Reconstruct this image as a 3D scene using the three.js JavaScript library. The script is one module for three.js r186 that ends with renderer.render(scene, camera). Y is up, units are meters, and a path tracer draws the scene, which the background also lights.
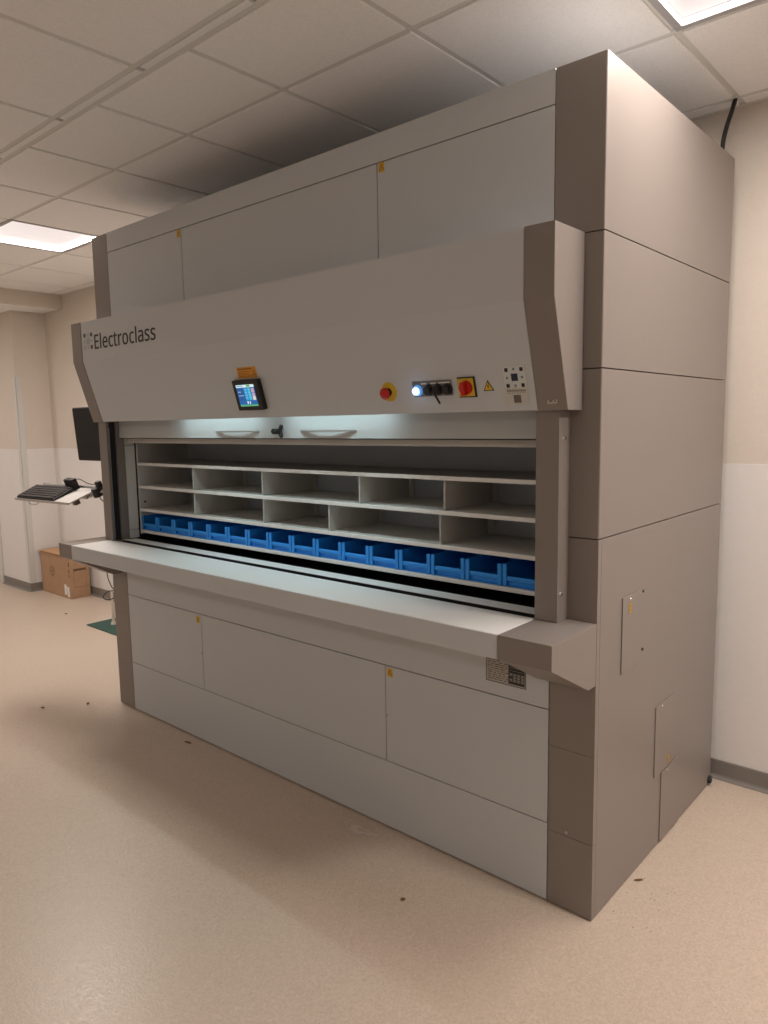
import * as THREE from 'three';
import { RoundedBoxGeometry } from 'three/addons/geometries/RoundedBoxGeometry.js';
import { mergeGeometries } from 'three/addons/utils/BufferGeometryUtils.js';
import { RectAreaLightUniformsLib } from 'three/addons/lights/RectAreaLightUniformsLib.js';
import { FontLoader } from 'three/addons/loaders/FontLoader.js';
import { TextGeometry } from 'three/addons/geometries/TextGeometry.js';

// ------------------------------------------------------------------ camera, light, exposure
const renderer = new THREE.WebGLRenderer({ antialias: true });
renderer.toneMapping = THREE.LinearToneMapping;
renderer.toneMappingExposure = 1.15;
renderer.shadowMap.enabled = true;
RectAreaLightUniformsLib.init();
const scene = new THREE.Scene();
scene.background = new THREE.Color(0x000000);
const camera = new THREE.PerspectiveCamera(70.423, 768 / 1024, 0.05, 60);
camera.position.set(3.7711, 1.5608, 1.9822);
camera.rotation.order = 'YXZ';
camera.rotation.set(-0.1231, 0.7219, -0.0171);
scene.add(camera);

const PANEL_LIGHT = { color: new THREE.Color(1.0, 0.9, 0.83), glow: 0.72 };
const HOOD_LIGHT = { color: new THREE.Color(0.76, 1.0, 1.04), intensity: 6.3, spot: 0.155, glow: 0.9 };

// ------------------------------------------------------------------ measures (metres)
const CEIL = 2.77, WALL_Z = -1.22, ROOM_X1 = 7.4, ROOM_Z1 = 6.2, ROOM_X0 = -4.9;
const PIL_X = -3.31, PIL_Z = -0.91, SOFFIT_X = -2.93, SOFFIT_Y = 2.64, WAINSCOT = 1.366;
const W = 2.859, H = 2.55, D = 1.14, COL = 0.155;      // the storage carousel

// ------------------------------------------------------------------ helpers
let seed = 1234567;
function rnd() { seed = (seed * 1664525 + 1013904223) >>> 0; return seed / 4294967296; }
const used = {};
function numbered(n) { if (!(n in used)) { used[n] = 0; return n; } used[n]++; return n + '_' + String(used[n]).padStart(3, '0'); }
function finish(m) { m.castShadow = true; m.receiveShadow = true; return m; }
function bx(x0, x1, y0, y1, z0, z1, r = 0) {
  const w = x1 - x0, h = y1 - y0, d = z1 - z0;
  const g = r > 0 ? new RoundedBoxGeometry(w, h, d, 2, Math.min(r, w / 2.01, h / 2.01, d / 2.01)) : new THREE.BoxGeometry(w, h, d);
  g.translate((x0 + x1) / 2, (y0 + y1) / 2, (z0 + z1) / 2);
  return g;
}
function flipped(g0) {                                   // turn the triangles round after a mirror
  const g = g0.index ? g0.toNonIndexed() : g0;
  for (const k of Object.keys(g.attributes)) {
    const a = g.attributes[k], n = a.itemSize, A = a.array;
    for (let i = 0; i + 2 < a.count; i += 3) for (let j = 0; j < n; j++) { const p = (i + 1) * n + j, q = (i + 2) * n + j, t = A[p]; A[p] = A[q]; A[q] = t; }
  }
  g.computeVertexNormals();
  return g;
}
function extr(pts, depth, bevel = 0) {
  const s = new THREE.Shape(pts.map(p => new THREE.Vector2(p[0], p[1])));
  const o = bevel ? { depth: depth - 2 * bevel, bevelEnabled: true, bevelThickness: bevel, bevelSize: bevel, bevelOffset: -bevel, bevelSegments: 2, steps: 1 } : { depth, bevelEnabled: false, steps: 1 };
  const g = new THREE.ExtrudeGeometry(s, o);
  if (bevel) g.translate(0, 0, bevel);
  return g;
}
// outline given as [z, y], swept along x
function alongX(pts, x0, x1, bevel = 0) {
  const g = extr(pts, x1 - x0, bevel), p = g.attributes.position;
  for (let i = 0; i < p.count; i++) { const a = p.getX(i), b = p.getY(i), c = p.getZ(i); p.setXYZ(i, x0 + c, b, a); }
  return flipped(g);
}
// outline given as [x, z], swept along y
function alongY(pts, y0, y1, bevel = 0) {
  const g = extr(pts, y1 - y0, bevel), p = g.attributes.position;
  for (let i = 0; i < p.count; i++) { const a = p.getX(i), b = p.getY(i), c = p.getZ(i); p.setXYZ(i, a, y0 + c, b); }
  return flipped(g);
}
function alongZ(pts, z0, z1, bevel = 0) { const g = extr(pts, z1 - z0, bevel); g.translate(0, 0, z0); return g; }
function tube(pts, r, seg = 40, rad = 8) {
  const c = new THREE.CatmullRomCurve3(pts.map(p => new THREE.Vector3(...p)), false, 'centripetal');
  return new THREE.TubeGeometry(c, seg, r, rad, false);
}
function cyl(r0, r1, h, n = 24) { return new THREE.CylinderGeometry(r0, r1, h, n); }
function merge(list) { return mergeGeometries(list.map(g => { const k = g.index ? g.toNonIndexed() : g; for (const a of Object.keys(k.attributes)) if (!['position', 'normal', 'uv'].includes(a)) k.deleteAttribute(a); return k; })); }
const worldPos = o => { const v = new THREE.Vector3(); for (let p = o; p && p !== scene; p = p.parent) v.add(p.position); return v; };
// a named mesh; geometry in world metres, stored relative to its parent
function mesh(name, geo, mat, parent) {
  if (Array.isArray(geo)) geo = merge(geo);
  const m = finish(new THREE.Mesh(geo, mat));
  m.name = parent ? name : numbered(name);
  if (parent) { const w = worldPos(parent); geo.translate(-w.x, -w.y, -w.z); parent.add(m); } else scene.add(m);
  return m;
}
// a mesh whose geometry is modelled about its own origin and set down with position and rotation
function placed(name, geo, mat, parent, pos, rot = [0, 0, 0]) {
  if (Array.isArray(geo)) geo = merge(geo);
  const m = finish(new THREE.Mesh(geo, mat)); m.name = parent ? name : numbered(name);
  if (parent) { const w = worldPos(parent); m.position.set(pos[0] - w.x, pos[1] - w.y, pos[2] - w.z); parent.add(m); } else { m.position.set(...pos); scene.add(m); }
  m.rotation.set(...rot);
  return m;
}
function local(name, geo, mat, parent) { if (Array.isArray(geo)) geo = merge(geo); const m = finish(new THREE.Mesh(geo, mat)); m.name = name; parent.add(m); return m; }
function tag(o, label, category, group, kind) { o.userData.label = label; o.userData.category = category; if (group) o.userData.group = group; if (kind) o.userData.kind = kind; return o; }
function thing(name, label, category, pos = [0, 0, 0], group) { const g = new THREE.Group(); g.name = numbered(name); g.position.set(...pos); scene.add(g); return tag(g, label, category, group); }
function struct(name, geo, mat, label, category) { const m = mesh(name, geo, mat); m.name = name; return tag(m, label, category, null, 'structure'); }
function uvMetres(g, sx = 1) {                           // box-projected uv in metres
  if (g.index) g = g.toNonIndexed();
  const p = g.attributes.position, n = g.attributes.normal, u = new Float32Array(p.count * 2);
  for (let i = 0; i < p.count; i++) {
    const ax = Math.abs(n.getX(i)), ay = Math.abs(n.getY(i)), az = Math.abs(n.getZ(i));
    const [a, b] = ay >= ax && ay >= az ? [p.getX(i), p.getZ(i)] : ax >= az ? [p.getZ(i), p.getY(i)] : [p.getX(i), p.getY(i)];
    u[2 * i] = a / sx; u[2 * i + 1] = b / sx;
  }
  g.setAttribute('uv', new THREE.BufferAttribute(u, 2));
  return g;
}

// ------------------------------------------------------------------ computed textures
function noiseGrid(n, cells, s) {                        // tileable value noise
  let q = s; const r = () => { q = (q * 1103515245 + 12345) & 0x7fffffff; return q / 0x7fffffff; };
  const g = Array.from({ length: cells * cells }, r), o = new Float32Array(n * n), f = t => t * t * (3 - 2 * t);
  for (let y = 0; y < n; y++) for (let x = 0; x < n; x++) {
    const u = x / n * cells, v = y / n * cells, i = Math.floor(u), j = Math.floor(v), a = f(u - i), b = f(v - j);
    const G = (p, t) => g[(t % cells) * cells + (p % cells)];
    o[y * n + x] = (G(i, j) * (1 - a) + G(i + 1, j) * a) * (1 - b) + (G(i, j + 1) * (1 - a) + G(i + 1, j + 1) * a) * b;
  }
  return o;
}
function layered(n, layers) { const o = new Float32Array(n * n); for (const [c, w, s] of layers) { const g = noiseGrid(n, c, s); for (let i = 0; i < o.length; i++) o[i] += (g[i] - 0.5) * w; } return o; }
function greyTex(f, n, rgb, amp, srgb = true) {
  const d = new Uint8Array(n * n * 4);
  for (let i = 0; i < n * n; i++) { for (let k = 0; k < 3; k++) d[4 * i + k] = Math.max(0, Math.min(255, rgb[k] + f[i] * amp)); d[4 * i + 3] = 255; }
  const t = new THREE.DataTexture(d, n, n); t.wrapS = t.wrapT = THREE.RepeatWrapping; t.magFilter = THREE.LinearFilter; t.minFilter = THREE.LinearMipmapLinearFilter; t.generateMipmaps = true;
  if (srgb) t.colorSpace = THREE.SRGBColorSpace; t.needsUpdate = true; return t;
}
function canvasTex(w, h, draw) {
  const c = document.createElement('canvas'); c.width = w; c.height = h; draw(c.getContext('2d'), w, h);
  const t = new THREE.CanvasTexture(c); t.colorSpace = THREE.SRGBColorSpace; t.anisotropy = 8; return t;
}
const std = (c, rough = 0.6, metal = 0, extra = {}) => new THREE.MeshStandardMaterial({ color: c, roughness: rough, metalness: metal, ...extra });
const lin = (r, g, b) => new THREE.Color().setRGB(r, g, b);

const floorNoise = layered(1024, [[512, 0.7, 11], [256, 0.4, 12], [64, 0.08, 13], [5, 0.05, 14]]);
const plasterNoise = layered(512, [[256, 0.6, 21], [64, 0.4, 22], [9, 0.3, 23]]);
const tileNoise = layered(512, [[300, 0.8, 31], [120, 0.5, 32]]);
const paintNoise = layered(512, [[256, 0.8, 41], [90, 0.5, 42]]);
const floorMap = greyTex(floorNoise, 1024, [199, 183, 167], 24), floorRough = greyTex(floorNoise, 1024, [92, 92, 92], 50, false);
const M = {
  floor: std(0xffffff, 1, 0, { map: floorMap, roughnessMap: floorRough, bumpMap: greyTex(floorNoise, 1024, [128, 128, 128], 120, false), bumpScale: 0.0006 }),
  wallUpper: std(0xffffff, 0.85, 0, { map: greyTex(plasterNoise, 512, [220, 211, 200], 6), bumpMap: greyTex(plasterNoise, 512, [128, 128, 128], 80, false), bumpScale: 0.0006 }),
  wallLower: std(0xffffff, 0.5, 0, { map: greyTex(plasterNoise, 512, [232, 229, 227], 4) }),
  tile: std(0xffffff, 0.95, 0, { map: greyTex(tileNoise, 512, [246, 246, 246], 12), bumpMap: greyTex(tileNoise, 512, [128, 128, 128], 110, false), bumpScale: 0.0008 }),
  gridBar: std(lin(0.72, 0.72, 0.69), 0.5),
  skirting: std(lin(0.22, 0.2, 0.18), 0.55),
  cove: std(lin(0.4, 0.36, 0.3), 0.5),
  panel: std(lin(0.585, 0.615, 0.64), 0.45, 0.05, { bumpMap: greyTex(paintNoise, 512, [128, 128, 128], 100, false), bumpScale: 0.00012 }),
  taupe: std(lin(0.268, 0.236, 0.216), 0.42, 0.15, { bumpMap: greyTex(paintNoise, 512, [128, 128, 128], 100, false), bumpScale: 0.00012 }),
  top: std(lin(0.84, 0.84, 0.82), 0.45),
  whiteMetal: std(lin(0.68, 0.68, 0.66), 0.45),
  inner: std(lin(0.6, 0.58, 0.54), 0.5),
  backSteel: std(lin(0.56, 0.62, 0.7), 0.4, 0.1),
  lip: std(lin(0.84, 0.83, 0.8), 0.4),
  doorPaint: std(lin(0.5, 0.52, 0.52), 0.45),
  steelSheet: std(lin(0.42, 0.42, 0.42), 0.5, 0.2),
  dark: std(lin(0.02, 0.02, 0.022), 0.6),
  black: std(lin(0.012, 0.012, 0.014), 0.45),
  rubber: std(lin(0.02, 0.02, 0.02), 0.75),
  chrome: std(lin(0.72, 0.72, 0.72), 0.25, 1),
  steel: std(lin(0.5, 0.5, 0.5), 0.35, 0.9),
  blue: std(lin(0.025, 0.31, 0.9), 0.4),
  red: std(lin(0.55, 0.015, 0.012), 0.35),
  yellow: std(lin(0.75, 0.5, 0.03), 0.5),
  letter: std(lin(0.02, 0.014, 0.012), 0.5),
  card: std(0xffffff, 0.85, 0, { map: greyTex(layered(256, [[128, 0.6, 51], [20, 0.4, 52]]), 256, [176, 142, 112], 20) }),
  cardEdge: std(lin(0.5, 0.3, 0.16), 0.85),
  whiteLabel: std(lin(0.8, 0.79, 0.76), 0.6),
  mat: std(lin(0.025, 0.075, 0.06), 0.75),
  lampFrame: std(lin(0.42, 0.42, 0.43), 0.5),
  trayWhite: std(lin(0.72, 0.7, 0.66), 0.45),
  pole: std(lin(0.68, 0.6, 0.52), 0.5),
};

// ------------------------------------------------------------------ the room
const floorGeo = uvMetres(bx(ROOM_X0 - 0.1, ROOM_X1 + 0.1, -0.12, 0, WALL_Z - 0.1, ROOM_Z1 + 0.1), 1.6);
const floor = struct('floor', floorGeo, M.floor, 'speckled beige vinyl floor with a soft sheen', 'floor');
const T = 0.12;
const wallBack = struct('wall_back', uvMetres(bx(PIL_X, ROOM_X1 + T, 0, CEIL + 0.1, WALL_Z - T, WALL_Z), 1.2), M.wallUpper, 'cream plaster wall behind the storage machine', 'wall');
const wallLeftBay = struct('wall_bay', uvMetres(bx(ROOM_X0 - T, PIL_X, 0, CEIL + 0.1, WALL_Z - T, PIL_Z), 1.2), M.wallUpper, 'projecting cream wall corner beyond the cardboard box', 'wall');
const wallLeft = struct('wall_left', uvMetres(bx(ROOM_X0 - T, ROOM_X0, 0, CEIL + 0.1, PIL_Z, ROOM_Z1 + T), 1.2), M.wallUpper, 'cream plaster end wall past the dropped soffit', 'wall');
const wallRight = struct('wall_right', uvMetres(bx(ROOM_X1, ROOM_X1 + T, 0, CEIL + 0.1, WALL_Z, ROOM_Z1 + T), 1.2), M.wallUpper, 'cream plaster wall to the right of the machine', 'wall');
const wallFront = struct('wall_front', uvMetres(bx(ROOM_X0, ROOM_X1, 0, CEIL + 0.1, ROOM_Z1, ROOM_Z1 + T), 1.2), M.wallUpper, 'cream plaster wall facing the machine', 'wall');
// smooth white sheeting on the lower wall, three millimetres proud
const S = 0.003;
mesh('wall_sheeting', uvMetres(bx(PIL_X + S, ROOM_X1, 0.06, WAINSCOT, WALL_Z, WALL_Z + S), 1.2), M.wallLower, wallBack);
mesh('wall_sheeting', uvMetres(bx(-3.93, PIL_X + S, 0.06, WAINSCOT, PIL_Z, PIL_Z + S), 1.2), M.wallLower, wallLeftBay);
mesh('wall_sheeting', uvMetres(bx(PIL_X, PIL_X + S, 0.06, WAINSCOT, WALL_Z + S, PIL_Z), 1.2), M.wallLower, wallLeftBay);
mesh('corner_guard', [bx(PIL_X - 0.05, PIL_X + S + 0.002, 0.085, 2.03, PIL_Z + S, PIL_Z + S + 0.002), bx(PIL_X + S, PIL_X + S + 0.002, 0.085, 2.03, PIL_Z - 0.05, PIL_Z + S + 0.002)], M.whiteMetal, wallLeftBay);
mesh('wall_sheeting', uvMetres(bx(ROOM_X1 - S, ROOM_X1, 0.06, WAINSCOT, WALL_Z + S, ROOM_Z1), 1.2), M.wallLower, wallRight);
mesh('wall_sheeting', uvMetres(bx(ROOM_X0, ROOM_X1 - S, 0.06, WAINSCOT, ROOM_Z1 - S, ROOM_Z1), 1.2), M.wallLower, wallFront);
mesh('wall_sheeting', uvMetres(bx(ROOM_X0, ROOM_X0 + S, 0.06, WAINSCOT, PIL_Z + S, ROOM_Z1 - S), 1.2), M.wallLower, wallLeft);
// coved skirtings: a strip with a hollow foot
function skirtProfile(z) { const p = [[z, 0.08], [z + 0.007, 0.08], [z + 0.008, 0.078], [z + 0.008, 0.02]]; for (let k = 1; k <= 6; k++) { const a = k / 6 * Math.PI / 2; p.push([z + 0.008 + 0.018 * (1 - Math.cos(a)), 0.02 - 0.018 * Math.sin(a)]); } p.push([z + 0.026, 0], [z, 0]); return p; }
struct('baseboard_back', alongX(skirtProfile(WALL_Z + S), PIL_X + S, ROOM_X1), M.skirting, 'grey brown coved skirting along the back wall', 'baseboard');
struct('baseboard_bay', [alongX(skirtProfile(PIL_Z + S), -3.93, PIL_X + 0.012), alongZ(skirtProfile(PIL_X + S), WALL_Z + 0.012, PIL_Z + 0.012)], M.skirting, 'grey brown coved skirting around the projecting wall corner', 'baseboard');
// door in the projecting wall, its frame just inside the picture
const door = struct('door_1', [bx(-4.0, -3.94, 0, 2.1, PIL_Z, PIL_Z + 0.02, 0.003), bx(-4.86, -4.8, 0, 2.1, PIL_Z, PIL_Z + 0.02, 0.003), bx(-4.8, -4.0, 2.04, 2.1, PIL_Z, PIL_Z + 0.02, 0.003)], M.whiteMetal, 'pale metal door frame in the projecting wall', 'door');
mesh('door_leaf', bx(-4.8, -4.0, 0.008, 2.04, PIL_Z, PIL_Z + 0.006), M.inner, door);

// ceiling: slab, tiles on a grid, a dropped soffit at the far end
const ceiling = struct('ceiling', bx(SOFFIT_X - 0.02, ROOM_X1 + T, CEIL + 0.09, CEIL + 0.18, WALL_Z - T, ROOM_Z1 + T), M.gridBar, 'suspended ceiling of off white mineral tiles in a metal grid', 'ceiling');
const BAR = 0.024, FACE = CEIL - 0.006;
const GX = -0.1388, zEdges = [WALL_Z, -1.1276, -0.4866, 0.1006, 0.5075], zStrip = 0.558, FX = 0.83;
const FZ = zStrip + 3.0;                                 // the second run of lamps, behind the camera
const lampSpots = [[GX - 1.2, -0.4866, 0.1006, 40, 'beyond the lettered end of the machine'], [GX + 3.0, -0.4866, 0.1006, 18, 'above the side of the machine'], [GX + 4.8, -0.4866, 0.1006, 56, 'near the back wall, well clear of the machine'],
  [FX - 1.8, FZ, FZ + 0.6, 19, 'across the room from the lettered end of the machine'], [FX + 2.4, FZ, FZ + 0.6, 12, 'across the room from the machine side']];
function tileRow(z0, z1, off) {
  const xs = [SOFFIT_X];
  for (let k = -8; k < 17; k++) { const x = off + 0.6 * k; if (x > SOFFIT_X + 0.03 && x < ROOM_X1 - 0.03) xs.push(x); }
  xs.push(ROOM_X1);
  for (let i = 0; i + 1 < xs.length; i++) {
    const lampHere = lampSpots.some(l => Math.abs(l[0] - xs[i]) < 0.05 && Math.abs(l[1] - z0) < 0.05);
    const e = BAR / 2;
    if (!lampHere) mesh('ceiling_tile', uvMetres(bx(xs[i] + e, xs[i + 1] - e, FACE, CEIL + 0.012, z0 + e, z1 - e, 0.003), 0.6), M.tile, ceiling);
    if (i) mesh('cross_bar', bx(xs[i] - e, xs[i] + e, CEIL, CEIL + 0.028, z0, z1), M.gridBar, ceiling);
  }
}
for (let i = 0; i + 1 < zEdges.length; i++) tileRow(zEdges[i], zEdges[i + 1], GX);
const zFar = [zStrip]; for (let k = 1; k < 10; k++) zFar.push(zStrip + 0.6 * k); if (ROOM_Z1 - zFar[zFar.length - 1] > 0.05) zFar.push(ROOM_Z1);
for (let i = 0; i + 1 < zFar.length; i++) tileRow(zFar[i], zFar[i + 1], FX);
for (const z of [...zEdges.slice(1), ...zFar.slice(0, -1)]) mesh('main_bar', bx(SOFFIT_X, ROOM_X1, CEIL - 0.001, CEIL + 0.028, z - BAR / 2 - (z === zStrip ? 0 : 0), z + BAR / 2 + (z === zStrip ? 0.006 : 0)), M.gridBar, ceiling);
// narrow filler boards between the two runs of bars
for (let k = -6; k < 15; k++) { const x = FX + 0.6 * k; mesh('filler_strip', bx(Math.max(x + 0.012, SOFFIT_X), Math.min(x + 0.588, ROOM_X1), FACE, CEIL + 0.012, 0.5075 + 0.012, zStrip - 0.012, 0.002), M.tile, ceiling); }
for (const x of [SOFFIT_X + 0.012]) mesh('edge_trim', bx(x - 0.012, x + 0.012, CEIL - 0.007, CEIL - 0.001, WALL_Z + 0.02, ROOM_Z1), M.gridBar, ceiling);
mesh('edge_trim', bx(SOFFIT_X, ROOM_X1, CEIL - 0.007, CEIL - 0.001, WALL_Z, WALL_Z + 0.02), M.gridBar, ceiling);
const soffit = struct('trim_1', bx(ROOM_X0 - T, SOFFIT_X, SOFFIT_Y + 0.06, CEIL + 0.18, WALL_Z - T, ROOM_Z1 + T), M.wallUpper, 'dropped plaster soffit at the far end of the ceiling', 'soffit');
for (let k = 0; k < 12; k++) { const z1 = -0.62 + 0.6 * k, z0 = Math.max(WALL_Z, z1 - 0.6); for (let j = 0; j < 3; j++) { const x1 = SOFFIT_X - 0.03 - 0.6 * j, x0 = x1 - 0.6; if (z1 < ROOM_Z1) { if (j === 1 && k === 3) { panelLamp(x0, x1, z0, z1, SOFFIT_Y, 22, 'square recessed ceiling light in the dropped soffit'); continue; } mesh('soffit_tile', uvMetres(bx(x0 + 0.006, x1 - 0.006, SOFFIT_Y, SOFFIT_Y + 0.06, z0 + 0.006, z1 - 0.006, 0.002), 0.6), M.tile, soffit); } } }
mesh('soffit_edge', bx(SOFFIT_X - 0.03, SOFFIT_X, SOFFIT_Y - 0.004, SOFFIT_Y + 0.06, WALL_Z, ROOM_Z1), M.wallUpper, soffit);

// recessed lamps of the ceiling
function panelLamp(x0, x1, z0, z1, y, power, label) {
  const cx = (x0 + x1) / 2, cz = (z0 + z1) / 2, e = 0.025;
  const lamp = thing('ceiling_light', label, 'ceiling light', [cx, y, cz], 'square ceiling lights');
  const y0 = y - 0.005, y1 = y + 0.05;
  mesh('frame', [bx(x0, x1, y0, y1, z0, z0 + e, 0.002), bx(x0, x1, y0, y1, z1 - e, z1, 0.002), bx(x0, x0 + e, y0, y1, z0 + e, z1 - e, 0.002), bx(x1 - e, x1, y0, y1, z0 + e, z1 - e, 0.002)], M.lampFrame, lamp);
  mesh('diffuser', bx(x0 + e, x1 - e, y + 0.018, y + 0.024, z0 + e, z1 - e), new THREE.MeshStandardMaterial({ color: 0x555555, emissive: lin(1.0, 0.87, 0.82), emissiveIntensity: PANEL_LIGHT.glow, roughness: 0.6 }), lamp);
  const L = new THREE.RectAreaLight(PANEL_LIGHT.color, power, x1 - x0 - 2 * e, z1 - z0 - 2 * e);
  L.name = 'panel_light'; L.position.set(0, 0.0155, 0); L.rotation.x = -Math.PI / 2; lamp.add(L);
}
lampSpots.forEach(([x0, z0, z1, power, where]) => panelLamp(x0, x0 + 0.6, z0, z1, CEIL, power, 'square recessed ceiling light ' + where));

// ------------------------------------------------------------------ the storage machine
const mc = thing('storage_carousel', 'large grey automated storage machine with a shelf opening and worktop', 'storage machine', [W / 2, 0, -D / 2]);
const G = 0.0016;                                        // half a panel joint
const P = (n, g, m) => mesh(n, g, m, mc);
// dark carcass inside the panels
P('carcass', [bx(0.03, W - 0.03, 0.01, 0.9, -D + 0.03, -0.03), bx(0.03, 0.14, 0.9, H - 0.03, -D + 0.03, -0.03), bx(W - 0.14, W - 0.03, 0.9, H - 0.03, -D + 0.03, -0.03), bx(0.14, W - 0.14, 0.9, H - 0.03, -D + 0.03, -0.62), bx(0.14, W - 0.14, 1.56, H - 0.03, -0.62, -0.03)], M.dark);
P('top_cover', bx(0.024, W - 0.024, H - 0.022, H - 0.004, -D + 0.01, -0.024, 0.002), M.steelSheet);
P('rear_panel', bx(0.024, W - 0.024, 0.005, H - 0.024, -D, -D + 0.018, 0.002), M.taupe);
// bent side panels: each wraps round the front corner
const seams = [1.2092, 1.7037, 2.0815, H];
function bent(y0, y1, mir) {
  const t = 0.02, r = 0.004, q = x => mir ? W - x : x;
  let pts = [[W - COL + G, 0], [W - r, 0], [W - r * 0.3, -r * 0.3], [W, -r], [W, -D], [W - t, -D], [W - t, -t], [W - COL + G, -t]].map(([x, z]) => [q(x), z]);
  if (mir) pts = pts.reverse();
  return alongY(pts, y0, y1, 0.0012);
}
for (const mir of [false, true]) {
  for (let i = 0; i < 3; i++) P('side_panel', bent(seams[i] + G, seams[i + 1] - G, mir), M.taupe);
  const q = (a, b) => mir ? [W - b, W - a] : [a, b];
  const [sx0, sx1] = q(W - 0.02, W);
  P('side_panel', bx(sx0, sx1, 0.004, 1.2092 - G, -D, -0.0225, 0.0012), M.taupe);
  const [cx0, cx1] = q(W - COL + G, W);
  const ys = [0.004, 0.252, 0.537, 1.2092];
  for (let i = 0; i < 3; i++) P('corner_cover', bx(cx0, cx1, ys[i] + G * 0.2, ys[i + 1] - G * (i < 2 ? 0.2 : 1), -0.0215, 0, 0.0014), M.taupe);
}
// front panels
const fx0 = COL + G, fx1 = W - COL - G, fz = -0.02;
P('fascia_strip', bx(fx0, fx1, 2.452 + G, H, fz, 0, 0.0014), M.panel);
const up = [fx0, 0.822, 2.02, fx1], lo = [fx0, 0.832, 2.018, fx1];
const frontPanels = [];
for (let i = 0; i < 3; i++) frontPanels.push(P('front_panel', bx(up[i] + (i ? G : 0), up[i + 1] - (i < 2 ? G : 0), 1.86, 2.452 - G, fz, 0, 0.0014), M.panel));
P('apron_panel', bx(fx0, fx1, 0.652 + G, 0.93, fz, 0, 0.0014), M.panel);
for (let i = 0; i < 3; i++) frontPanels.push(P('front_panel', bx(lo[i] + (i ? G : 0), lo[i + 1] - (i < 2 ? G : 0), 0.272 + G, 0.652 - G, fz, 0, 0.0014), M.panel));
P('kick_panel', bx(fx0, fx1, 0.006, 0.272 - G, fz, 0, 0.0014), M.panel);
// hood
const HT = 2.083, HK = 1.89, HB = 1.588, HZ = 0.173, HZB = 0.087;
P('hood', alongX([[0.001, 1.622], [0.088, 1.622], [0.083, HB], [HZB, HB], [HZ, HK], [HZ, HT], [0.001, HT]], 0.166, 2.705, 0.0012), M.panel);
for (const [a, b] of [[0.066, 0.164], [2.707, 2.801]]) P('hood_end_cap', alongX([[0.001, HB - 0.002], [HZB + 0.001, HB - 0.002], [HZ + 0.002, HK], [HZ + 0.002, HT + 0.001], [0.001, HT + 0.001]], a, b, 0.002), M.taupe);
P('hood_emblem', [bx(2.742, 2.772, 1.606, 1.609, 0.0915, 0.0965), bx(2.742, 2.745, 1.606, 1.616, 0.0915, 0.0975), bx(2.758, 2.761, 1.606, 1.615, 0.0915, 0.0975), bx(2.769, 2.772, 1.606, 1.617, 0.0915, 0.0975)], M.chrome);
// work lights under the hood
[[0.76, 1.36], [1.49, 2.09]].forEach(([a, b]) => {
  const f = P('work_light', bx(a, b, 1.608, 1.6215, 0.052, 0.084, 0.002), M.whiteMetal);
  mesh('lamp_tube', bx(a + 0.01, b - 0.01, 1.604, 1.609, 0.062, 0.08), new THREE.MeshStandardMaterial({ color: 0x999999, emissive: lin(0.86, 1.0, 0.98), emissiveIntensity: HOOD_LIGHT.glow, roughness: 0.6 }), f);
  const L = new THREE.RectAreaLight(HOOD_LIGHT.color, HOOD_LIGHT.intensity * 1.5, b - a - 0.02, 0.016);
  L.name = 'work_light_beam'; const w = worldPos(f); L.position.set((a + b) / 2 - w.x, 1.6 - w.y, 0.068 - w.z); L.rotation.set(-Math.PI / 2 + 0.5, 0, 0); f.add(L);
  for (let k = 0; k < 4; k++) {                          // lensed diodes throwing light down on the worktop
    const x = a + (b - a) * (k + 0.5) / 4;
    placed('diode_lens', cyl(0.006, 0.006, 0.003, 14), new THREE.MeshStandardMaterial({ color: 0x999999, emissive: lin(0.76, 1.0, 1.0), emissiveIntensity: HOOD_LIGHT.glow, roughness: 0.4 }), f, [x, 1.602, 0.075]);
    const sp = new THREE.SpotLight(HOOD_LIGHT.color, HOOD_LIGHT.spot, 0, 0.95, 0.75, 2); sp.name = 'diode_beam'; sp.castShadow = true;
    sp.position.set(x - w.x, 1.599 - w.y, 0.075 - w.z); f.add(sp); sp.target.position.set(x - w.x, 0.96 - w.y, 0.15 - w.z); f.add(sp.target); sp.target.name = 'beam_target';
  }
});
// pillars beside the opening: a channel section with a dark guide inside
function pillar(x0, x1, open) {                          // open: +1 the groove looks to +x, -1 to -x
  const zf = 0.066, zb = -0.032, g0 = 0.012, g1 = 0.052, dpt = 0.03;
  const pts = open > 0 ? [[x0, zb], [x1, zb], [x1, g0], [x1 - dpt, g0], [x1 - dpt, g1], [x1, g1], [x1, zf], [x0, zf]] : [[x0, zb], [x1, zb], [x1, zf], [x0, zf], [x0, g1], [x0 + dpt, g1], [x0 + dpt, g0], [x0, g0]];
  const p = P('pillar', alongY(pts, 0.9575, HB - 0.003, 0.0012), M.taupe);
  const s = open > 0 ? x1 - dpt : x0 + dpt;
  const gr = P('guide_rail', [bx(Math.min(s, s + open * 0.018), Math.max(s, s + open * 0.018), 0.958, HB - 0.004, g0 + 0.001, g1 - 0.001)], M.black);
  mesh('guide_edge', bx(s + open * 0.018 - 0.002, s + open * 0.018 + 0.002, 0.96, 1.555, g1 - 0.008, g1 - 0.003), M.steel, gr);
  return p;
}
const pL = pillar(0.076, 0.154, 1), pR = pillar(2.688, 2.763, -1);
for (const [y, z] of [[1.506, 0.036], [1.043, 0.047]]) placed('screw', cyl(0.0055, 0.007, 0.005, 16), M.chrome, pR, [2.7655, y, z], [0, 0, -Math.PI / 2]);
placed('screw', cyl(0.005, 0.006, 0.004, 16), M.steel, mc, [2.772, 0.267, 0.002], [Math.PI / 2, 0, 0]);
for (const [x, y] of [[2.0235, 0.455], [0.8265, 0.457]]) placed('panel_lock', cyl(0.004, 0.0045, 0.003, 14), M.steel, mc, [x, y, 0.0012], [Math.PI / 2, 0, 0]);
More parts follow.
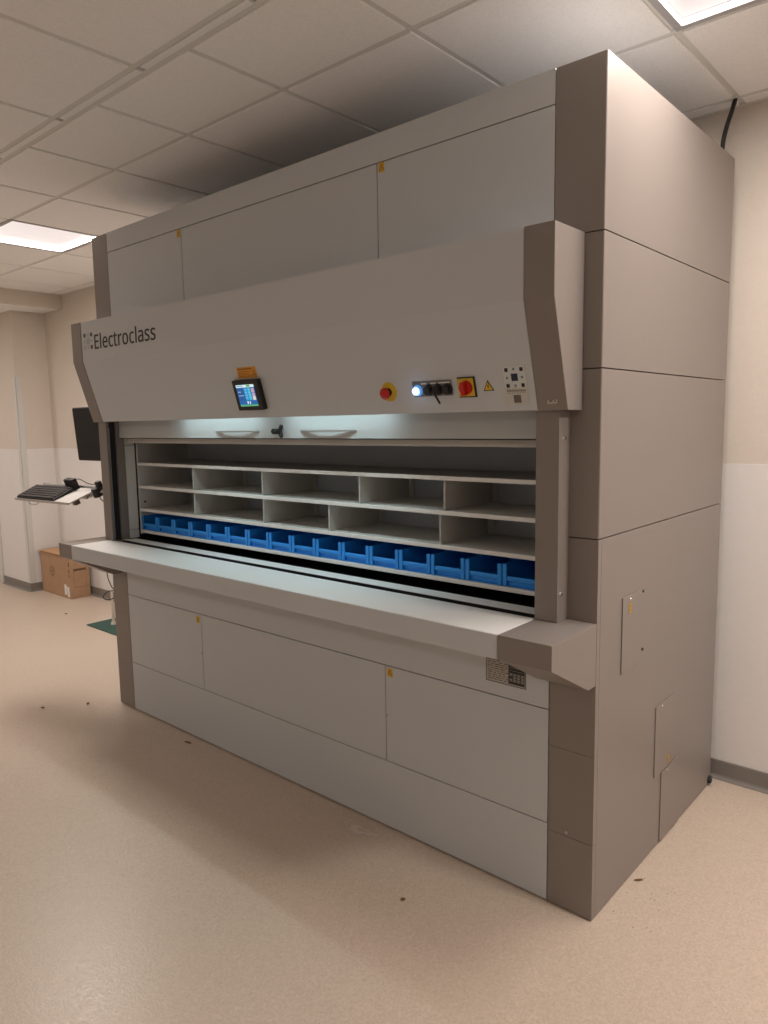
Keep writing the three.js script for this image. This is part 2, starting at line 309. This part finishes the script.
// sliding door, raised behind the hood
const sash = P('sliding_door', bx(0.16, 2.70, 1.502, 1.845, -0.016, -0.003, 0.001), M.doorPaint);
for (const [a, b] of [[1.013, 1.326], [1.583, 1.894]]) {
  const c = (a + b) / 2, h = (b - a) / 2, pts = [], N = 16;
  for (let i = 0; i <= N; i++) { const t = -1 + 2 * i / N; pts.push([c + h * t, 0.031 * Math.pow(Math.max(0, 1 - t * t), 0.6) - 0.003]); }
  const inner = pts.slice().reverse().map(([x, z], i) => { const t = 1 - 2 * i / N; return [c + (h - 0.014) * t, Math.max(z - 0.012, -0.0035)]; });
  mesh('door_handle', alongY([...pts, ...inner], 1.528, 1.534), M.steel, sash);
}
const knob = placed('lock_knob', [cyl(0.011, 0.012, 0.03, 20), (() => { const g = new THREE.SphereGeometry(0.0125, 16, 10); g.translate(0, 0.016, 0); return g; })()], M.black, sash, [1.468, 1.531, 0.022], [Math.PI / 2, 0, 0]);
local('knob_wing', [0, 1, 2].map(k => { const g = new RoundedBoxGeometry(0.016, 0.014, 0.03, 2, 0.006); g.translate(0, -0.013, 0.015); g.rotateY(k * 2 * Math.PI / 3 + 0.5); return g; }), M.black, knob);
P('door_seal', bx(0.16, 2.70, 1.498, 1.502, -0.014, -0.005), M.rubber);
P('header_beam', bx(0.16, 2.69, 1.474, 1.56, -0.062, -0.045, 0.002), M.inner);
// inner frame strips left and right of the carrier
for (const [a, b] of [[0.142, 0.156], [2.70, 2.714]]) {
  const j = P('frame_strip', bx(a, b, 1.005, 1.46, -0.088, -0.034, 0.001), M.whiteMetal);
  mesh('frame_strip_end', bx(a, b, 0.958, 1.002, -0.088, -0.034, 0.001), M.whiteMetal, j); mesh('frame_strip_end', bx(a, b, 1.463, 1.50, -0.088, -0.034, 0.001), M.whiteMetal, j);
}
// worktop with folded end caps
P('worktop', [alongX([[0.056, 0.957], [0.056, 0.92], [0.255, 0.885], [0.272, 0.885], [0.272, 0.957]], 0.112, 2.6855, 0.0012)], M.top);
P('worktop_fascia', bx(0.112, 2.6855, 0.884, 0.9555, 0.2722, 0.2745, 0.0008), M.panel);
for (const [a, b] of [[-0.03, 0.11], [2.6875, 2.859]]) P('worktop_end_cap', alongX([[0.0015, 0.957], [0.0015, 0.766], [0.05, 0.766], [0.2745, 0.885], [0.2745, 0.957]], a, b, 0.0014), M.taupe);
P('sill_strip', bx(0.155, 2.6855, 0.935, 0.956, -0.03, 0.008, 0.001), M.top);
P('sill_strip', bx(0.155, 2.6855, 0.935, 0.954, -0.066, -0.034, 0.001), M.top);
P('door_slot', [bx(0.16, 2.6855, 0.925, 0.93, 0.0, 0.0555), bx(0.16, 2.6855, 0.93, 0.9545, 0.0085, 0.012), bx(0.16, 2.6855, 0.93, 0.95, 0.0515, 0.0555)], M.black);
// maintenance hatches of the right side
function hatch(z0, z1, y0, y1) { return P('service_hatch', bx(W + 0.0004, W + 0.004, y0, y1, z1, z0, 0.0012), M.taupe); }
const h1 = hatch(-0.176, -0.33, 0.752, 1.0), h2 = hatch(-0.485, -0.66, 0.283, 0.545), h3 = hatch(-0.555, -0.74, 0.006, 0.276);
for (const [y, z] of [[0.993, -0.34], [0.793, -0.348]]) placed('hinge_pin', cyl(0.005, 0.005, 0.004, 12), M.black, mc, [W + 0.002, y, z], [0, 0, Math.PI / 2]);
for (const [h, y, z] of [[h1, 0.987, -0.235], [h2, 0.535, -0.545], [h3, 0.266, -0.615]]) placed('hatch_screw', cyl(0.004, 0.005, 0.003, 12), M.chrome, h, [W + 0.005, y, z], [0, 0, -Math.PI / 2]);
placed('rubber_foot', [cyl(0.014, 0.017, 0.012, 20)], M.rubber, mc, [W + 0.006, 0.026, -1.118], [0, 0, -Math.PI / 2]);

// printed stickers
function triangle(g, cx, cy, r, lw) { g.beginPath(); for (let k = 0; k < 3; k++) { const a = -Math.PI / 2 + k * 2 * Math.PI / 3; g.lineTo(cx + r * Math.cos(a), cy + r * Math.sin(a)); } g.closePath(); g.fillStyle = '#e8b428'; g.fill(); g.lineWidth = lw; g.lineJoin = 'round'; g.strokeStyle = '#1a1410'; g.stroke(); }
const pinchTex = canvasTex(128, 160, (g, w, h) => { g.fillStyle = '#d9ac2a'; g.fillRect(0, 0, w, h); triangle(g, 64, 88, 58, 8); g.strokeStyle = '#1a1410'; g.lineWidth = 7; g.beginPath(); g.moveTo(64, 56); g.lineTo(56, 84); g.lineTo(72, 84); g.lineTo(64, 108); g.stroke(); });
const stickerMat = new THREE.MeshStandardMaterial({ map: pinchTex, roughness: 0.5 });
for (const [p, x, y] of [[frontPanels[2], 2.041, 2.434], [frontPanels[0], 0.803, 2.432], [frontPanels[3], 0.807, 0.622], [frontPanels[5], 2.042, 0.627]]) placed('warning_sticker', new THREE.BoxGeometry(0.026, 0.033, 0.0008), stickerMat, p, [x, y, 0.0006]);
const boltTex = canvasTex(64, 128, (g, w, h) => { g.fillStyle = '#b0903a'; g.fillRect(0, 0, w, h); triangle(g, 32, 66, 30, 5); });
const boltMat = new THREE.MeshStandardMaterial({ map: boltTex, roughness: 0.5 });
placed('warning_sticker', new THREE.BoxGeometry(0.02, 0.036, 0.0008), boltMat, h1, [W + 0.0046, 0.958, -0.232], [0, Math.PI / 2, 0]);
placed('warning_sticker', new THREE.BoxGeometry(0.02, 0.03, 0.0008), boltMat, h2, [W + 0.0046, 0.309, -0.618], [0, Math.PI / 2, 0]);
const plateTex = canvasTex(512, 256, (g, w, h) => {
  g.fillStyle = '#b0aba2'; g.fillRect(0, 0, w, h); g.strokeStyle = '#1c1a1a'; g.lineWidth = 8; g.strokeRect(4, 4, w - 8, h - 8);
  let q = 7; const r = () => { q = (q * 1103515245 + 12345) & 0x7fffffff; return q / 0x7fffffff; };
  g.fillStyle = '#35312f'; for (let i = 0; i < 9; i++) { let x = 24; while (x < 270) { const l = 18 + r() * 50; g.fillRect(x, 26 + i * 24, l, 7); x += l + 12 + r() * 16; } }
  g.fillStyle = '#1d2026'; g.fillRect(292, 22, 204, 212);
  g.fillStyle = '#9b9890'; for (let i = 1; i < 7; i++) g.fillRect(300, 22 + i * 30, 188, 4); for (let i = 0; i < 4; i++) for (let j = 3; j < 6; j++) if (r() > 0.25) g.fillRect(308 + i * 48, 30 + j * 30, 34, 16);
});
placed('rating_plate', new THREE.BoxGeometry(0.152, 0.078, 0.001), new THREE.MeshStandardMaterial({ map: plateTex, roughness: 0.4 }), mc, [2.546, 0.737, 0.0006]);

// controls on the sloping face of the hood
const TH = Math.atan2(HZ - HZB, HK - HB), slopeZ = y => HZ - (HK - y) * (HZ - HZB) / (HK - HB);
const nrm = new THREE.Vector3(0, -Math.sin(TH), Math.cos(TH));
function onSlope(name, label, x, y) { const g = new THREE.Group(); g.name = name; if (label) g.userData.label = label; const w = worldPos(mc); g.position.set(x - w.x, y - w.y, slopeZ(y) - w.z); g.rotation.x = TH; mc.add(g); return g; }
const rb = (w, h, z0, z1, r, x = 0, y = 0) => { const g = new RoundedBoxGeometry(w, h, z1 - z0, 2, r); g.translate(x, y, (z0 + z1) / 2); return g; };
const disc = (r0, r1, z0, z1, x = 0, y = 0, n = 28) => { const g = cyl(r1, r0, z1 - z0, n); g.rotateX(Math.PI / 2); g.translate(x, y, (z0 + z1) / 2); return g; };
const touch = onSlope('touch_panel', 'black framed touch panel with a blue lit display', 1.428, 1.682);
local('bezel', rb(0.16, 0.124, 0, 0.022, 0.004), M.black, touch);
const scr = canvasTex(256, 192, (g, w, h) => {
  g.fillStyle = '#1d63a8'; g.fillRect(0, 0, w, h);
  g.fillStyle = '#d8ecec'; g.fillRect(0, 0, w, 24); g.fillStyle = '#4aa24e'; g.fillRect(150, 3, 50, 16); g.fillStyle = '#7fb0c4'; g.fillRect(10, 6, 90, 10);
  g.fillStyle = '#215894'; g.fillRect(6, 32, 88, 60); g.fillRect(6, 100, 88, 40);
  g.fillStyle = '#2f9fd0'; g.fillRect(104, 30, 44, 108); g.fillStyle = '#38b4d8'; g.fillRect(154, 30, 40, 108);
  g.fillStyle = '#c8e6f0'; for (let i = 0; i < 4; i++) { g.fillRect(114, 42 + i * 24, 22, 4); g.fillRect(164, 42 + i * 24, 18, 4); } g.fillRect(14, 60, 40, 5); g.fillRect(14, 94, 70, 4);
  g.fillStyle = '#c9a0b0'; g.fillRect(206, 34, 40, 36); g.fillRect(206, 74, 40, 26); g.fillStyle = '#e6d2c0'; g.fillRect(206, 102, 40, 36);
  g.fillStyle = '#f0f4f0'; g.fillRect(112, 146, 16, 24); g.fillRect(146, 148, 12, 22);
  g.fillStyle = '#58a878'; g.fillRect(0, 176, w, 16);
});
local('display', rb(0.112, 0.088, 0.0218, 0.0226, 0.0003, -0.002, 0.0), new THREE.MeshStandardMaterial({ color: 0x111111, emissive: 0xffffff, emissiveMap: scr, emissiveIntensity: 0.85, roughness: 0.25 }), touch);
const noticeTex = canvasTex(256, 96, (g, w, h) => { g.fillStyle = '#e39c2a'; g.fillRect(0, 0, w, h); g.fillStyle = '#6e3c08'; g.fillRect(16, 12, 190, 8); let q = 5; const r = () => { q = (q * 1103515245 + 12345) & 0x7fffffff; return q / 0x7fffffff; }; g.fillStyle = '#9a5a10'; for (let i = 0; i < 4; i++) { let x = 16; while (x < 170) { const l = 14 + r() * 26; g.fillRect(x, 34 + i * 14, l, 5); x += l + 8; } } triangle(g, 222, 56, 24, 5); });
const nt = onSlope('notice_sticker', 'orange warning notice with small print', 1.434, 1.766); local('print', rb(0.118, 0.044, 0.0002, 0.001, 0.0003), new THREE.MeshStandardMaterial({ map: noticeTex, roughness: 0.5 }), nt);
const es = onSlope('emergency_button', 'red mushroom stop button on a yellow disc', 2.154, 1.662);
local('collar', disc(0.033, 0.033, 0.0004, 0.002), M.yellow, es); local('stem', disc(0.013, 0.011, 0.002, 0.02), M.black, es);
{ const pts = [[0, 0.036], [0.009, 0.0355], [0.015, 0.033], [0.0195, 0.028], [0.02, 0.022], [0.016, 0.018], [0, 0.018]].reverse().map(p => new THREE.Vector2(...p)); const g = new THREE.LatheGeometry(pts, 28); g.rotateX(Math.PI / 2); local('mushroom_head', g, M.red, es); }
const cp = onSlope('control_plate', 'grey plate with four push buttons', 2.338, 1.666);
local('plate', rb(0.156, 0.05, 0.0004, 0.003, 0.001), std(lin(0.17, 0.165, 0.16), 0.5), cp);
local('plate_print', merge([-0.03, 0.008, 0.04, 0.062].map(x => rb(0.022, 0.004, 0.003, 0.0034, 0.0001, x, 0.017))), M.whiteLabel, cp);
[-0.058, -0.013, 0.024, 0.062].forEach((x, i) => {
  local('button_ring', disc(0.0185, 0.0165, 0.003, 0.012, x, -0.004), i ? M.black : new THREE.MeshStandardMaterial({ color: lin(0.1, 0.2, 0.4), emissive: lin(0.06, 0.2, 0.5), emissiveIntensity: 1, roughness: 0.4 }), cp);
  if (i === 0) local('lit_button', disc(0.0135, 0.012, 0.012, 0.02, x, -0.004), new THREE.MeshStandardMaterial({ color: 0xffffff, emissive: lin(0.6, 0.9, 1.0), emissiveIntensity: 1.0, roughness: 0.5 }), cp);
  else local('push_button', disc(0.014, 0.013, 0.012, 0.019, x, -0.004), M.black, cp);
});
{ const key = new RoundedBoxGeometry(0.006, 0.05, 0.006, 2, 0.002); key.rotateZ(0.42); key.translate(0.03, -0.022, 0.028); local('key', key, M.black, cp); }
{ const L = new THREE.PointLight(new THREE.Color(0.35, 0.6, 1.0), 0.0012); L.position.set(-0.058, -0.004, 0.034); L.name = 'button_glow'; cp.add(L); }
const ms = onSlope('main_switch', 'red rotary switch on a yellow square plate', 2.472, 1.664);
local('plate', rb(0.066, 0.064, 0.0004, 0.003, 0.001), M.black, ms); local('yellow_plate', rb(0.058, 0.056, 0.003, 0.0045, 0.0005, -0.002, 0), M.yellow, ms);
local('rotary_knob', [disc(0.022, 0.021, 0.0045, 0.016), rb(0.014, 0.042, 0.016, 0.032, 0.003)], M.red, ms);
const wt = onSlope('warning_triangle', 'yellow electric shock triangle', 2.549, 1.664);
{ const tri = (r, z) => { const g = alongZ([0, 1, 2].map(k => { const a = Math.PI / 2 + k * 2 * Math.PI / 3; return [r * Math.cos(a), r * Math.sin(a) - 0.004]; }), z, z + 0.0006); return g; };
  local('border', tri(0.022, 0.0003), M.letter, wt); local('face', tri(0.0165, 0.0009), M.yellow, wt);
  local('bolt_mark', alongZ([[0.001, 0.007], [-0.004, -0.003], [0, -0.002], [-0.002, -0.009], [0.004, 0.0], [0, -0.001], [0.003, 0.007]], 0.0014, 0.002), M.letter, wt); }
const bt = canvasTex(192, 288, (g, w, h) => {
  g.fillStyle = '#c9c9c2'; g.fillRect(0, 0, w, h); g.fillStyle = '#d0d8d8'; g.fillRect(4, 4, w - 8, 158);
  const sq = (x, y, s, c) => { g.fillStyle = c; g.fillRect(x - s / 2, y - s / 2, s, s); };
  for (const x of [34, 158]) for (const y of [30, 146]) sq(x, y, 27, '#231512');
  sq(96, 26, 18, '#6d7f84'); sq(34, 88, 18, '#6f8a86'); sq(158, 88, 18, '#6d7d86'); sq(96, 148, 18, '#6d8484'); sq(96, 86, 54, '#10243a');
  g.fillStyle = '#2a2624'; g.font = 'bold 27px sans-serif'; g.textAlign = 'center'; g.fillText('Electroclass', 96, 192); g.fillStyle = '#4c4644'; for (let i = 0; i < 9; i++) g.fillRect(20 + i * 17, 200, 12, 3);
  g.fillStyle = '#6d655f'; g.fillRect(66, 216, 62, 58);
});
const bs = onSlope('brand_sticker', 'pale sticker with a pattern of dark squares', 2.643, 1.662); local('print', rb(0.078, 0.117, 0.0002, 0.001, 0.0003), new THREE.MeshStandardMaterial({ map: bt, roughness: 0.45 }), bs);
// lettering and mark on the upright part of the hood
const font = await new FontLoader().loadAsync('fonts/droid/droid_sans_regular.typeface.json');
{ const g = new TextGeometry('Electroclass', { font, size: 0.1, depth: 0.0008, curveSegments: 5, bevelEnabled: true, bevelSize: 0.0011, bevelThickness: 0.0002, bevelSegments: 1 }); g.computeBoundingBox(); const b = g.boundingBox;
  const e = new TextGeometry('E', { font, size: 0.1, depth: 0.001 }); e.computeBoundingBox();
  g.translate(-b.min.x, 0, 0); g.scale(0.55 / (b.max.x - b.min.x), 0.068 / e.boundingBox.max.y, 1); g.translate(0.297, 1.943, HZ + 0.0002);
  P('lettering', g, M.letter); }
{ const dk = std(lin(0.04, 0.035, 0.035), 0.5), gy = std(lin(0.45, 0.47, 0.47), 0.5);
  for (let i = 0; i < 3; i++) for (let j = 0; j < 3; j++) { const c = i === 1 && j === 1, s = c ? 0.032 : (i !== 1 && j !== 1) ? 0.018 : 0.012, x = 0.20 + i * 0.034, y = 1.956 + j * 0.03; P('logo_square', bx(x - s / 2, x + s / 2, y - s / 2, y + s / 2, HZ + 0.0002, HZ + 0.001), (i !== 1 && j === 2) || (i === 2 && j === 0) ? dk : gy); } }

// ------------------------------------------------------------------ the shelf carrier in the opening
const CZ = -0.095, CB = -0.42, cx0 = 0.158, cx1 = 2.70;
const car = thing('shelf_carrier', 'grey steel shelf carrier with dividers inside the opening', 'shelf unit', [W / 2, 0.97, (CZ + CB) / 2]);
const Q = (n, g, m) => mesh(n, g, m, car);
Q('side_plate', [bx(cx0, cx0 + 0.004, 0.975, 1.47, CB, CZ), bx(cx0, cx0 + 0.014, 0.975, 1.47, CZ - 0.004, CZ)], M.whiteMetal);
Q('side_plate', [bx(cx1 - 0.004, cx1, 0.975, 1.47, CB, CZ), bx(cx1 - 0.014, cx1, 0.975, 1.47, CZ - 0.004, CZ)], M.whiteMetal);
Q('back_plate', bx(cx0, cx1, 0.975, 1.47, CB - 0.004, CB), M.backSteel);
const shelfY = [0.998, 1.1165, 1.2415, 1.366];           // upper faces
for (const y of shelfY) {
  const sh = Q('shelf', bx(cx0 + 0.005, cx1 - 0.005, y - 0.004, y, CB + 0.001, CZ - 0.004), M.inner);
  mesh('shelf_lip', [bx(cx0 + 0.005, cx1 - 0.005, y - 0.0145, y + 0.001, CZ - 0.006, CZ + 0.001, 0.002), bx(cx0 + 0.005, cx1 - 0.005, y - 0.0145, y - 0.0125, CZ - 0.03, CZ - 0.006)], M.lip, sh);
}
const dz1 = CZ - 0.007, dz0 = CB + 0.006;
function divider(x, y0, y1) { Q('divider', [bx(x - 0.0015, x + 0.0015, y0 + 0.001, y1 - 0.015, dz0, dz1), bx(x - 0.0035, x + 0.0035, y0 + 0.001, y1 - 0.015, dz1 - 0.008, dz1 - 0.001, 0.001), bx(x, x + 0.028, y0 + 0.001, y1 - 0.015, dz0, dz0 + 0.002)], M.inner); }
for (const x of [0.668, 1.206, 1.807, 2.225]) divider(x, shelfY[2], shelfY[3]);
for (const x of [0.671, 1.209, 1.631, 2.205]) divider(x, shelfY[1], shelfY[2]);
placed('hole', cyl(0.006, 0.006, 0.001, 12), M.black, car, [cx0 + 0.0045, 1.15, -0.13], [0, 0, Math.PI / 2]);

// blue bins on the lowest shelf
function makeBin() {
  const b = thing('storage_bin', '', 'storage bin', [0, 0, 0], 'blue bins on the lowest shelf');
  const w = 0.149, h = 0.075, d = 0.29, t = 0.0025, x = w / 2;
  local('tub', [bx(-x, x, 0, t, -d, -0.004), bx(-x, -x + t, t, h, -d, -0.004), bx(x - t, x, t, h, -d, -0.004), bx(-x + t, x - t, t, h, -d, -d + t)], M.blue, b);
  local('front_wall', [bx(-x + 0.012, x - 0.012, 0.003, 0.03, -0.014, -0.0105, 0.001), bx(-x + 0.012, x - 0.012, 0.019, 0.035, -0.014, -0.002, 0.004)], M.blue, b);
  for (const s of [-1, 1]) { const a = s < 0 ? -x : x - 0.016; local('front_flange', [bx(a, a + 0.016, 0, h + 0.001, -0.005, 0.001, 0.0025), bx(s < 0 ? a : a + 0.012, s < 0 ? a + 0.004 : a + 0.016, 0, h, -0.02, -0.004, 0.0015)], M.blue, b); }
  return b;
}
const ORD = 'first second third fourth fifth sixth seventh eighth ninth tenth eleventh twelfth thirteenth fourteenth fifteenth last'.split(' ');
const bin0 = makeBin();
for (let i = 0; i < 16; i++) {
  const b = i ? bin0.clone() : bin0;
  if (i) { b.name = numbered('storage_bin'); scene.add(b); }
  b.position.set(0.2395 + 0.1535 * i, shelfY[0] + 0.0015, CZ - 0.009);
  b.userData = { label: `blue open fronted plastic bin, ${ORD[i]} in its row counted from the keyboard tray`, category: 'storage bin', group: 'blue bins on the lowest shelf' };
}

// ------------------------------------------------------------------ terminal at the far end of the machine
const tray = thing('keyboard_tray', 'white tilted keyboard tray on an arm at the end of the machine', 'keyboard tray', [-0.40, 1.182, 0.105]);
const tilt = Math.atan2(0.065, 0.175), yaw = 0.087;
tray.rotation.order = 'YXZ'; tray.rotation.set(tilt, yaw, 0);
local('tray_plate', rb(0.575, 0.19, -0.004, 0.004, 0.002), M.trayWhite, tray);
tray.children[0].geometry.rotateX(-Math.PI / 2);
{ const g = bx(-0.2875, 0.2875, -0.006, 0.008, 0.095, 0.0985, 0.001); local('front_edge', g, M.steel, tray); local('rear_stop', bx(-0.2875, 0.2875, -0.004, 0.016, -0.0985, -0.095, 0.001), M.steel, tray); }
local('grip_bar', tube([[-0.15, -0.006, 0.09], [-0.13, -0.018, 0.1], [-0.05, -0.018, 0.1], [-0.03, -0.006, 0.09]], 0.003, 20, 8), M.steel, tray);
local('support_arm', [bx(0.20, 0.27, -0.03, -0.005, -0.06, -0.02, 0.004), tube([[0.25, -0.02, -0.04], [0.3, -0.015, -0.05], [0.35, 0.0, -0.07], [0.382, 0.0, -0.08]], 0.012, 24, 10)], M.steel, tray);
local('arm_joint', [(() => { const g = cyl(0.026, 0.026, 0.05, 20); g.translate(0.33, 0.0, -0.06); return g; })(), (() => { const g = new RoundedBoxGeometry(0.03, 0.06, 0.03, 2, 0.006); g.translate(0.35, 0.03, -0.075); return g; })()], M.black, tray);
local('clamp_block', bx(0.215, 0.25, -0.04, -0.012, 0.01, 0.04, 0.003), std(lin(0.12, 0.085, 0.07), 0.5), tray);
const up1 = new THREE.Vector3(0, 1, 0).applyEuler(new THREE.Euler(tilt, yaw, 0, 'YXZ'));
function trayPoint(x, y, z) { return new THREE.Vector3(x, y, z).applyEuler(new THREE.Euler(tilt, yaw, 0, 'YXZ')).add(tray.position); }
const kb = thing('keyboard', 'black computer keyboard lying on the white tray', 'keyboard', trayPoint(-0.075, 0.0045, 0.0).toArray());
kb.rotation.order = 'YXZ'; kb.rotation.set(tilt, yaw, 0);
local('housing', alongX([[0.088, 0], [0.088, 0.01], [-0.052, 0.02], [-0.052, 0]], -0.2, 0.2, 0.002), M.black, kb);
const keyMat = std(lin(0.035, 0.03, 0.032), 0.4), keyGeo = new RoundedBoxGeometry(0.017, 0.007, 0.0175, 1, 0.002);
for (let r = 0; r < 6; r++) for (let c = 0; c < 18; c++) {
  if (r === 5 && c > 4 && c < 9) continue;
  const k = local('key', keyGeo, keyMat, kb); const z = -0.038 + r * 0.0224; k.position.set(-0.181 + c * 0.0213, 0.0185 - (z + 0.052) * 0.0714 + 0.0042, z); k.rotation.x = 0.06;
}
{ const k = local('key', new RoundedBoxGeometry(0.082, 0.007, 0.0175, 1, 0.002), keyMat, kb); const z = -0.038 + 5 * 0.0224; k.position.set(-0.181 + 6.5 * 0.0213, 0.0185 - (z + 0.052) * 0.0714 + 0.0042, z); k.rotation.x = 0.06; }
const sc = thing('hand_scanner', 'black box shaped scanner standing behind the keyboard on the tray', 'scanner', trayPoint(0.075, 0.005, -0.074).toArray());
sc.rotation.order = 'YXZ'; sc.rotation.set(tilt, yaw, 0);
local('body', rb(0.088, 0.056, -0.018, 0.018, 0.008, 0, 0.034), M.black, sc); local('cradle', bx(-0.046, 0.046, 0, 0.008, -0.019, 0.019, 0.003), M.rubber, sc);
local('cable', tube([[0.115, 0.05, -0.074], [0.15, 0.062, -0.085], [0.22, 0.04, -0.085], [0.27, 0.032, -0.085], [0.3, 0.036, -0.08]].map(([x, y, z]) => [x - 0.075, y - 0.005, z + 0.074]), 0.0022, 40, 6), M.rubber, sc);
local('arm_cable', tube([[0.33, -0.01, -0.06], [0.345, -0.05, -0.06], [0.365, -0.07, -0.07], [0.38, -0.075, -0.08]], 0.003, 24, 6), M.rubber, tray);
const mon = thing('monitor', 'black flat monitor mounted beside the end of the machine', 'monitor', [-0.278, 1.52, -0.11]);
mon.rotation.order = 'YXZ'; mon.rotation.set(0.07, 0.05, 0);
local('screen_panel', rb(0.5, 0.305, -0.004, 0.0, 0.001), std(lin(0.005, 0.005, 0.006), 0.6), mon);
local('housing', [rb(0.516, 0.318, -0.03, -0.0045, 0.006), rb(0.26, 0.2, -0.05, -0.03, 0.006)], M.black, mon);
local('mount_arm', [bx(-0.03, 0.03, -0.03, 0.03, -0.09, -0.05, 0.004), bx(-0.02, 0.24, -0.02, 0.02, -0.13, -0.09, 0.006)], M.steel, mon);
tag(mesh('power_cable', tube([[-0.006, 0.84, -0.05], [-0.06, 0.82, -0.02], [-0.08, 0.77, -0.011], [-0.08, 0.71, -0.013], [-0.075, 0.655, -0.03], [-0.07, 0.636, -0.04], [-0.08, 0.633, -0.008], [-0.085, 0.607, 0.021], [-0.08, 0.586, 0.0], [-0.07, 0.592, -0.04], [-0.006, 0.62, -0.06]], 0.0028, 80, 6), M.rubber), 'thin black cable looping below the end of the worktop', 'cable');

// ------------------------------------------------------------------ things on the floor
const box = thing('cardboard_box', 'brown cardboard carton standing in the wall corner', 'cardboard box', [-2.972, 0, -1.09]);
const bX0 = -3.265, bX1 = -2.678, bZ0 = -1.182, bZ1 = -0.995, bH = 0.395;
mesh('carton_body', uvMetres(bx(bX0, bX1, 0, bH, bZ0, bZ1, 0.003), 0.4), M.card, box);
{ const fl = mesh('top_flap', bx(bX0 - 0.02, bX1, bH + 0.001, bH + 0.006, bZ0 - 0.005, bZ1 + 0.012, 0.002), M.cardEdge, box); fl.userData.label = 'loose top flap'; }
mesh('paper_label', [bx(-2.80, -2.755, 0.03, 0.125, bZ1, bZ1 + 0.0008), bx(-2.745, -2.705, 0.015, 0.11, bZ1, bZ1 + 0.0008)], M.whiteLabel, box);
const printBrown = std(lin(0.13, 0.065, 0.035), 0.8);
{ const ring = new THREE.TorusGeometry(0.042, 0.004, 6, 28); ring.scale(1, 1, 0.15); ring.translate(-3.03, 0.225, bZ1 + 0.0005); mesh('printed_mark', [ring, bx(-3.05, -3.01, 0.222, 0.228, bZ1, bZ1 + 0.0008), bx(-3.033, -3.027, 0.2, 0.25, bZ1, bZ1 + 0.0008)], printBrown, box); }
mesh('printed_mark', [bx(-2.70, -2.682, 0.30, 0.34, bZ1, bZ1 + 0.0008), bx(-2.70, -2.682, 0.24, 0.275, bZ1, bZ1 + 0.0008), bx(-2.70, -2.684, 0.2, 0.225, bZ1, bZ1 + 0.0008)], printBrown, box);
mesh('hand_hole', bx(bX1, bX1 + 0.0008, 0.255, 0.275, -1.15, -1.03), printBrown, box);
mesh('tape', [bx(bX1, bX1 + 0.0006, 0.1, 0.106, -1.17, -1.03), bx(bX1, bX1 + 0.0006, 0.1, 0.255, -1.152, -1.148), bx(bX1, bX1 + 0.0006, 0.1, 0.255, -1.034, -1.03)], std(lin(0.3, 0.17, 0.09), 0.6), box);
tag(mesh('floor_mat', bx(-1.725, -0.7, 0, 0.008, -0.9, -0.66, 0.002), M.mat), 'dark green mat lying on the floor past the machine', 'mat');
const st = thing('pole_stand', 'cream slender pole standing on the green mat', 'pole', [-1.555, 0.008, -0.80]);
mesh('pole', (() => { const g = cyl(0.009, 0.012, 0.26, 18); g.translate(-1.555, 0.148, -0.80); return g; })(), M.pole, st);
mesh('foot', (() => { const g = cyl(0.018, 0.022, 0.018, 18); g.translate(-1.555, 0.017, -0.80); return g; })(), M.pole, st);
// bits of dry leaf and grit
const leafMat = std(lin(0.16, 0.09, 0.04), 0.8);
function leaf(x, z, l, w, a, label) { const g = new THREE.SphereGeometry(0.5, 10, 6); g.scale(l, 0.006, w); const p = g.attributes.position; for (let i = 0; i < p.count; i++) p.setY(i, p.getY(i) + 0.004 + 8 * p.getZ(i) * p.getZ(i) * (w > 0.02 ? 1 : 0.3)); g.computeVertexNormals(); return tag(placed('dry_leaf', g, leafMat, null, [x, 0, z], [0, a, 0]), label, 'leaf', 'dry leaf bits on the floor'); }
leaf(-0.268, 0.323, 0.022, 0.018, 0.4, 'small round brown leaf crumb on the beige floor');
leaf(-0.124, 0.132, 0.036, 0.014, -0.5, 'longer brown leaf scrap near the end column of the machine');
leaf(0.761, 0.063, 0.05, 0.012, 0.2, 'thin brown leaf scrap beside the kick panel');
leaf(2.34, 0.295, 0.018, 0.012, 0.9, 'dark leaf crumb on the shaded floor before the machine');
leaf(-2.2, -0.72, 0.03, 0.02, 0.2, 'brown leaf scrap on the floor between the carton and the mat');
leaf(2.89, -0.295, 0.035, 0.007, 0.8, 'thin twig lying against the side of the machine');
tag(mesh('grit', merge(Array.from({ length: 18 }, () => { const g = new THREE.TetrahedronGeometry(0.0012 + rnd() * 0.0014); g.translate(2.9 + rnd() * 0.14 - 0.02, 0.0015, -0.34 + rnd() * 0.36); return g; })), leafMat), 'scattered grit along the foot of the machine side', 'grit', null, 'stuff');
// pale scuff of dried filler on the floor
{ const pts = []; for (let k = 0; k < 26; k++) { const a = k / 26 * Math.PI * 2; const r = 1 + 0.25 * Math.sin(3 * a + 1) + 0.15 * Math.sin(7 * a); pts.push([0.058 * r * Math.cos(a), 0.02 * r * Math.sin(a)]); }
  const hole = new THREE.Path(pts.slice().reverse().map(([x, y]) => new THREE.Vector2(x * 0.62 + 0.008, y * 0.45 + 0.003)));
  const s = new THREE.Shape(pts.map(([x, y]) => new THREE.Vector2(x, y))); s.holes.push(hole);
  const g = new THREE.ShapeGeometry(s); g.rotateX(-Math.PI / 2); g.rotateY(0.1); g.translate(1.955, 0.0006, 0.083); mesh('scuff_mark', g, std(lin(0.66, 0.6, 0.54), 0.8), floor); }

// cable from the ceiling into the top of the machine
tag(mesh('ceiling_cable', tube([[2.852, 2.79, -1.155], [2.846, 2.73, -1.13], [2.838, 2.65, -1.09], [2.836, 2.59, -1.065], [2.836, 2.53, -1.06]], 0.0085, 40, 10), M.rubber), 'thick black cable running from the ceiling to the machine top', 'cable');

renderer.render(scene, camera);
